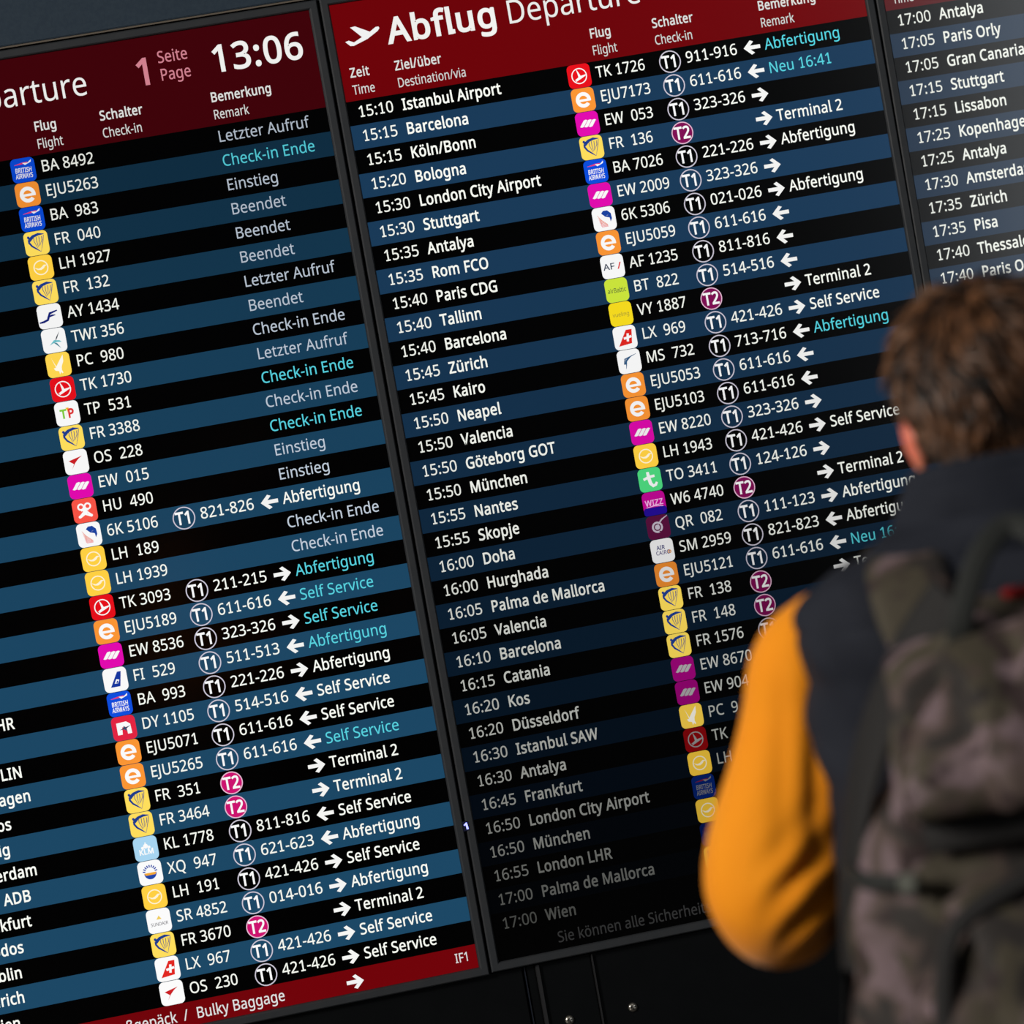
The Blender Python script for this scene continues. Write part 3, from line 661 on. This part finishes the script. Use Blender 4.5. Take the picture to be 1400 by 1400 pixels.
# hair: a thick cap with some thousand short locks
M_hair = bpy.data.materials.new('brown_hair'); t, p = nt(M_hair)
p.inputs['Roughness'].default_value = .42; p.inputs['Specular IOR Level'].default_value = .6
g = t.nodes.new('ShaderNodeNewGeometry'); nz = t.nodes.new('ShaderNodeTexNoise'); nz.inputs['Scale'].default_value = 26; tc = t.nodes.new('ShaderNodeTexCoord'); t.links.new(tc.outputs['Object'], nz.inputs['Vector'])
rp = t.nodes.new('ShaderNodeValToRGB'); rp.color_ramp.elements[0].position = .40; rp.color_ramp.elements[0].color = lin(22, 15, 10); rp.color_ramp.elements[1].position = .74; rp.color_ramp.elements[1].color = lin(136, 92, 60)
ml = t.nodes.new('ShaderNodeMath'); ml.operation = 'MULTIPLY_ADD'; ml.inputs[1].default_value = .35; t.links.new(g.outputs['Random Per Island'], ml.inputs[0])
m5 = t.nodes.new('ShaderNodeMath'); m5.operation = 'MULTIPLY'; m5.inputs[1].default_value = .72; t.links.new(nz.outputs['Fac'], m5.inputs[0]); t.links.new(m5.outputs[0], ml.inputs[2])
t.links.new(ml.outputs[0], rp.inputs[0]); t.links.new(rp.outputs[0], p.inputs['Base Color'])
hc = Vector((0, .005, HZ+.006))
def hair_r(d):
    """distance of the hair shell in direction d"""
    rx, ry, rzu, rzd = .087, .104, .098, .108
    rz = rzu if d.z > 0 else rzd
    return 1/math.sqrt((d.x/rx)**2+(d.y/ry)**2+(d.z/rz)**2)
bm = bmesh.new(); bmesh.ops.create_icosphere(bm, subdivisions=5, radius=1)
for v_ in list(bm.verts):
    d = v_.co.normalized(); v_.co = hc+d*hair_r(d)*(.955+.05*noise.noise(d*3.2)+.03*noise.noise(d*9))
kill = [v_ for v_ in bm.verts if (v_.co.y > .045 and v_.co.z < HZ+.045) or v_.co.z < HZ-.098 or (v_.co.y > .015 and abs(v_.co.x) > .055 and v_.co.z < HZ-.012)]
bmesh.ops.delete(bm, geom=kill, context='VERTS')
cap_ = bpy.data.meshes.new('hair'); bm.to_mesh(cap_); bm.free()
HV = [tuple(v_.co) for v_ in cap_.vertices]; HF = [tuple(q.vertices) for q in cap_.polygons]
whorl = Vector((.01, -.35, .93)).normalized()
cnt = 0
while cnt < 5200:
    d = Vector((random.gauss(0, 1), random.gauss(0, 1), random.gauss(0, 1))).normalized()
    root = hc+d*hair_r(d)*.95
    if (root.y > .045 and root.z < HZ+.045) or root.z < HZ-.090 or (root.y > .015 and abs(root.x) > .055 and root.z < HZ-.012): continue
    cnt += 1
    tan = (d-whorl*d.dot(whorl)); tan = tan.normalized() if tan.length > 1e-4 else Vector((1, 0, 0))
    swirl = whorl.cross(d).normalized()*.45
    flow = (tan+swirl+Vector((noise.noise(d*2.5+Vector((9, 0, 0))), noise.noise(d*2.5+Vector((0, 9, 0))), noise.noise(d*2.5+Vector((0, 0, 9)))))*1.5)
    flow = (flow-d*flow.dot(d)); flow = flow.normalized() if flow.length > 1e-3 else tan
    if d.z < .1: flow = (flow*.4+Vector((0, 0, -1))).normalized()
    L = random.uniform(.030, .056) if d.z > -.1 else random.uniform(.018, .030)
    if root.z < HZ-.06: L *= .6
    lift = random.uniform(.25, .75) if d.z > .0 else random.uniform(.05, .22)
    if random.random() < .03 and d.z > -.2: lift += .45
    w_ = random.uniform(.0014, .0034); side = d.cross(flow).normalized()
    n0 = len(HV); seg = 4
    for i in range(seg+1):
        u = i/seg; c = root+flow*L*u*(1-.15*u)+d*(L*lift*u*(1-.62*u))
        ww = w_*(1-u)**.6+.0002
        HV += [tuple(c-side*ww), tuple(c+side*ww), tuple(c+d*ww*1.2)]
    for i in range(seg):
        a = n0+i*3
        for j in range(3): HF.append((a+j, a+(j+1) % 3, a+3+(j+1) % 3, a+3+j))
obj('hair', mesh('hair', HV, HF, True), per, M_hair, label='tousled brown hair')

# ------------------------------------------------------------------ the backpack (own thing, worn by the person; same local frame)
bp = thing('backpack', (-.3637, -3.0, 0), 'brown and grey camouflage backpack worn on the back of the person', 'backpack', rz=-math.radians(17.2))
M_camo = bpy.data.materials.new('camouflage_fabric'); t, p = nt(M_camo)
p.inputs['Roughness'].default_value = .75; p.inputs['Specular IOR Level'].default_value = .3
tc = t.nodes.new('ShaderNodeTexCoord')
def nz_(sc, det, off):
    mp = t.nodes.new('ShaderNodeMapping'); mp.inputs['Location'].default_value = off; t.links.new(tc.outputs['Object'], mp.inputs['Vector'])
    n = t.nodes.new('ShaderNodeTexNoise'); n.inputs['Scale'].default_value = sc; n.inputs['Detail'].default_value = det; n.inputs['Distortion'].default_value = .6; t.links.new(mp.outputs[0], n.inputs['Vector']); return n
n1 = nz_(11, 2, (0, 0, 0)); n2 = nz_(15, 1.5, (5, 2, 1)); n3 = nz_(24, 1.5, (1, 8, 3))
r1 = t.nodes.new('ShaderNodeValToRGB'); r1.color_ramp.interpolation = 'EASE'
e = r1.color_ramp.elements; e[0].position = .43; e[0].color = lin(46, 42, 40); e[1].position = .57; e[1].color = lin(112, 95, 99)
x_ = e.new(.49); x_.color = lin(80, 67, 62)
t.links.new(n1.outputs['Fac'], r1.inputs[0])
r2 = t.nodes.new('ShaderNodeValToRGB'); r2.color_ramp.elements[0].position = .53; r2.color_ramp.elements[1].position = .60; t.links.new(n2.outputs['Fac'], r2.inputs[0])
mA = t.nodes.new('ShaderNodeMix'); mA.data_type = 'RGBA'; t.links.new(r2.outputs[0], mA.inputs['Factor']); t.links.new(r1.outputs[0], mA.inputs['A']); mA.inputs['B'].default_value = lin(70, 64, 52)
r3 = t.nodes.new('ShaderNodeValToRGB'); r3.color_ramp.elements[0].position = .58; r3.color_ramp.elements[1].position = .66; t.links.new(n3.outputs['Fac'], r3.inputs[0])
mB = t.nodes.new('ShaderNodeMix'); mB.data_type = 'RGBA'; t.links.new(r3.outputs[0], mB.inputs['Factor']); t.links.new(mA.outputs['Result'], mB.inputs['A']); mB.inputs['B'].default_value = lin(50, 38, 38)
t.links.new(mB.outputs['Result'], p.inputs['Base Color'])
M_web = mat('black_webbing', (17, 15, 15), .8, bump=.3, bscale=300)
M_olive = mat('dark_olive_webbing', (27, 30, 28), .8, bump=.3, bscale=300)
def prof_loft(name, P, NR, n, wrk, pw=3.0, parent=None, m=None, **k):
    """P: (z, halfwidth, back y, front y)"""
    rs = []
    for i in range(NR):
        z, hw, yb, yf = cr(P, i/(NR-1)); c = Vector((0, (yb+yf)/2, z)); ring = []
        for q in ell(c, hw, abs(yf-yb)/2, n, pw):
            d = q-c; L = max(d.length, 1e-4); ring.append(q+d/L*wrk(q))
        rs.append(ring)
    return obj(name, loft(name, rs), parent, m, **k)
def w_main(q):
    f_ = .020*math.sin(q.x*85+3*N3(q, 5))*math.exp(-((q.z-1.34)/.11)**2)
    return .012*N3(q, 7, 4)+.008*N3(q, 17, 9)+f_+.004*math.sin(q.z*60+q.x*25+3*N3(q, 6))*(1 if q.z < 1.2 else .3)
main = prof_loft('main_body', [(.80, .20, -.30, -.13), (.82, .235, -.33, -.13), (.90, .250, -.345, -.13), (1.03, .240, -.345, -.135), (1.16, .222, -.33, -.14), (1.26, .192, -.315, -.145), (1.35, .160, -.295, -.145),
                               (1.41, .140, -.275, -.145), (1.448, .100, -.25, -.15), (1.464, .055, -.22, -.16)], 120, 72, w_main, 3.0, bp, M_camo)
# upper front pocket with its zip flap, lower pocket
def w_p(q): return .014*N3(q, 8, 14)+.009*N3(q, 22, 1)+.015*math.sin(q.x*80+q.z*18+3*N3(q, 5))
prof_loft('front_pocket', [(1.265, .135, -.365, -.28), (1.272, .142, -.395, -.28), (1.30, .142, -.402, -.27), (1.345, .128, -.385, -.25), (1.39, .105, -.355, -.24), (1.425, .075, -.318, -.225), (1.442, .03, -.28, -.22)], 60, 56, w_p, 2.7, bp, M_camo)
prof_loft('lower_pocket', [(.83, .150, -.375, -.30), (.84, .158, -.410, -.29), (.98, .158, -.425, -.29), (1.12, .145, -.415, -.29), (1.17, .120, -.395, -.29), (1.200, .08, -.37, -.29)], 60, 56, w_p, 2.7, bp, M_camo)
def ribbon(name, path, wid, thick, m, parent, label=None, N=50):
    """path of (x,y,z) + sideways vector built from neighbours; a flat padded strap"""
    P = [cr(path, i/(N-1)) for i in range(N)]; rs = []
    for i, q in enumerate(P):
        a, b = Vector(P[min(i+1, N-1)][:3]), Vector(P[max(i-1, 0)][:3]); d = (a-b).normalized(); nrm = Vector(q[3:6]).normalized()
        s_ = d.cross(nrm).normalized(); nrm = s_.cross(d)
        rs.append([Vector(q[:3])+s_*(wid/2*math.copysign(abs(math.cos(t_))**.5, math.cos(t_)))+nrm*(thick/2*math.sin(t_)) for t_ in [2*PI*k/16 for k in range(16)]])
    return obj(name, loft(name, rs), parent, m, label=label)
# compression bands on the pack: dark zip trench and piping
ribbon('zip_trench', [(-.135, -.325, 1.245, -.5, -1, 0), (-.10, -.338, 1.248, -.1, -1, 0), (0, -.345, 1.250, 0, -1, 0), (.10, -.338, 1.248, .1, -1, 0), (.135, -.325, 1.245, .5, -1, 0)], .034, .010, M_web, bp)
ribbon('pocket_zip', [(-.150, -.385, .86, -.4, -1, 0), (-.152, -.395, 1.0, -.4, -1, 0), (-.138, -.395, 1.12, -.3, -1, .2), (-.105, -.390, 1.172, 0, -1, .5), (0, -.372, 1.204, 0, -1, .6), (.105, -.390, 1.172, 0, -1, .5), (.138, -.395, 1.12, .3, -1, .2), (.152, -.395, 1.0, .4, -1, 0), (.15, -.385, .86, .4, -1, 0)], .020, .010, M_web, bp)
for s in (-1, 1):
    # padded shoulder strap over the shoulder, camouflage, with dark edge and lower webbing
    st = ribbon('shoulder_strap', [(s*.090, -.170, 1.405, 0, -1, .3), (s*.108, -.165, 1.452, 0, -1, .5), (s*.114, -.132, 1.496, 0, -.7, 1), (s*.112, -.06, 1.524, s*.4, 0, 1), (s*.115, .03, 1.524, s*.4, .4, 1), (s*.125, .10, 1.49, 0, 1, .3), (s*.14, .155, 1.38, 0, 1, 0), (s*.17, .165, 1.25, 0, 1, 0)], .084, .018, M_camo, bp)
    ribbon('strap_webbing', [(s*.17, .165, 1.25, 0, 1, 0), (s*.235, .12, 1.12, s*.5, 1, 0), (s*.262, -.02, 1.02, s*1, 0, 0), (s*.262, -.14, .98, s*1, -.3, 0)], .025, .004, M_web, st)
    ribbon('side_band', [(s*.070, -.235, 1.475, s*.2, -1, .6), (s*.118, -.225, 1.425, s*.6, -1, .5), (s*.168, -.225, 1.35, s*1, -.8, .2), (s*.202, -.225, 1.27, s*1, -.5, 0), (s*.222, -.225, 1.19, s*1, -.5, 0), (s*.232, -.225, 1.11, s*1, -.5, 0)], .056, .014, M_web, bp)
    ribbon('side_compression_strap', [(s*.150, -.340, 1.205, s*.2, -1, 0), (s*.205, -.30, 1.21, s*1, -1, 0), (s*.225, -.21, 1.215, s*1, 0, 0)], .018, .005, M_olive, bp)
    obj('buckle', box_me('buckle', s*.160-.010, s*.160+.010, -.345, -.332, 1.196, 1.216, .003), bp, mat('buckle_grey', (110, 112, 104), .4))
ribbon('haul_handle', [(-.075, -.245, 1.395, 0, -1, 0), (-.065, -.27, 1.45, 0, -1, .2), (-.035, -.255, 1.51, 0, -1, .2), (0, -.235, 1.535, 0, -1, .4), (.035, -.255, 1.51, 0, -1, .2), (.065, -.27, 1.45, 0, -1, .2), (.075, -.245, 1.395, 0, -1, 0)], .026, .009, M_olive, bp)
obj('red_tab', box_me('red_tab', -.020, .014, -.232, -.222, 1.462, 1.472, .002), bp, mat('red_fabric', (190, 24, 24), .7))
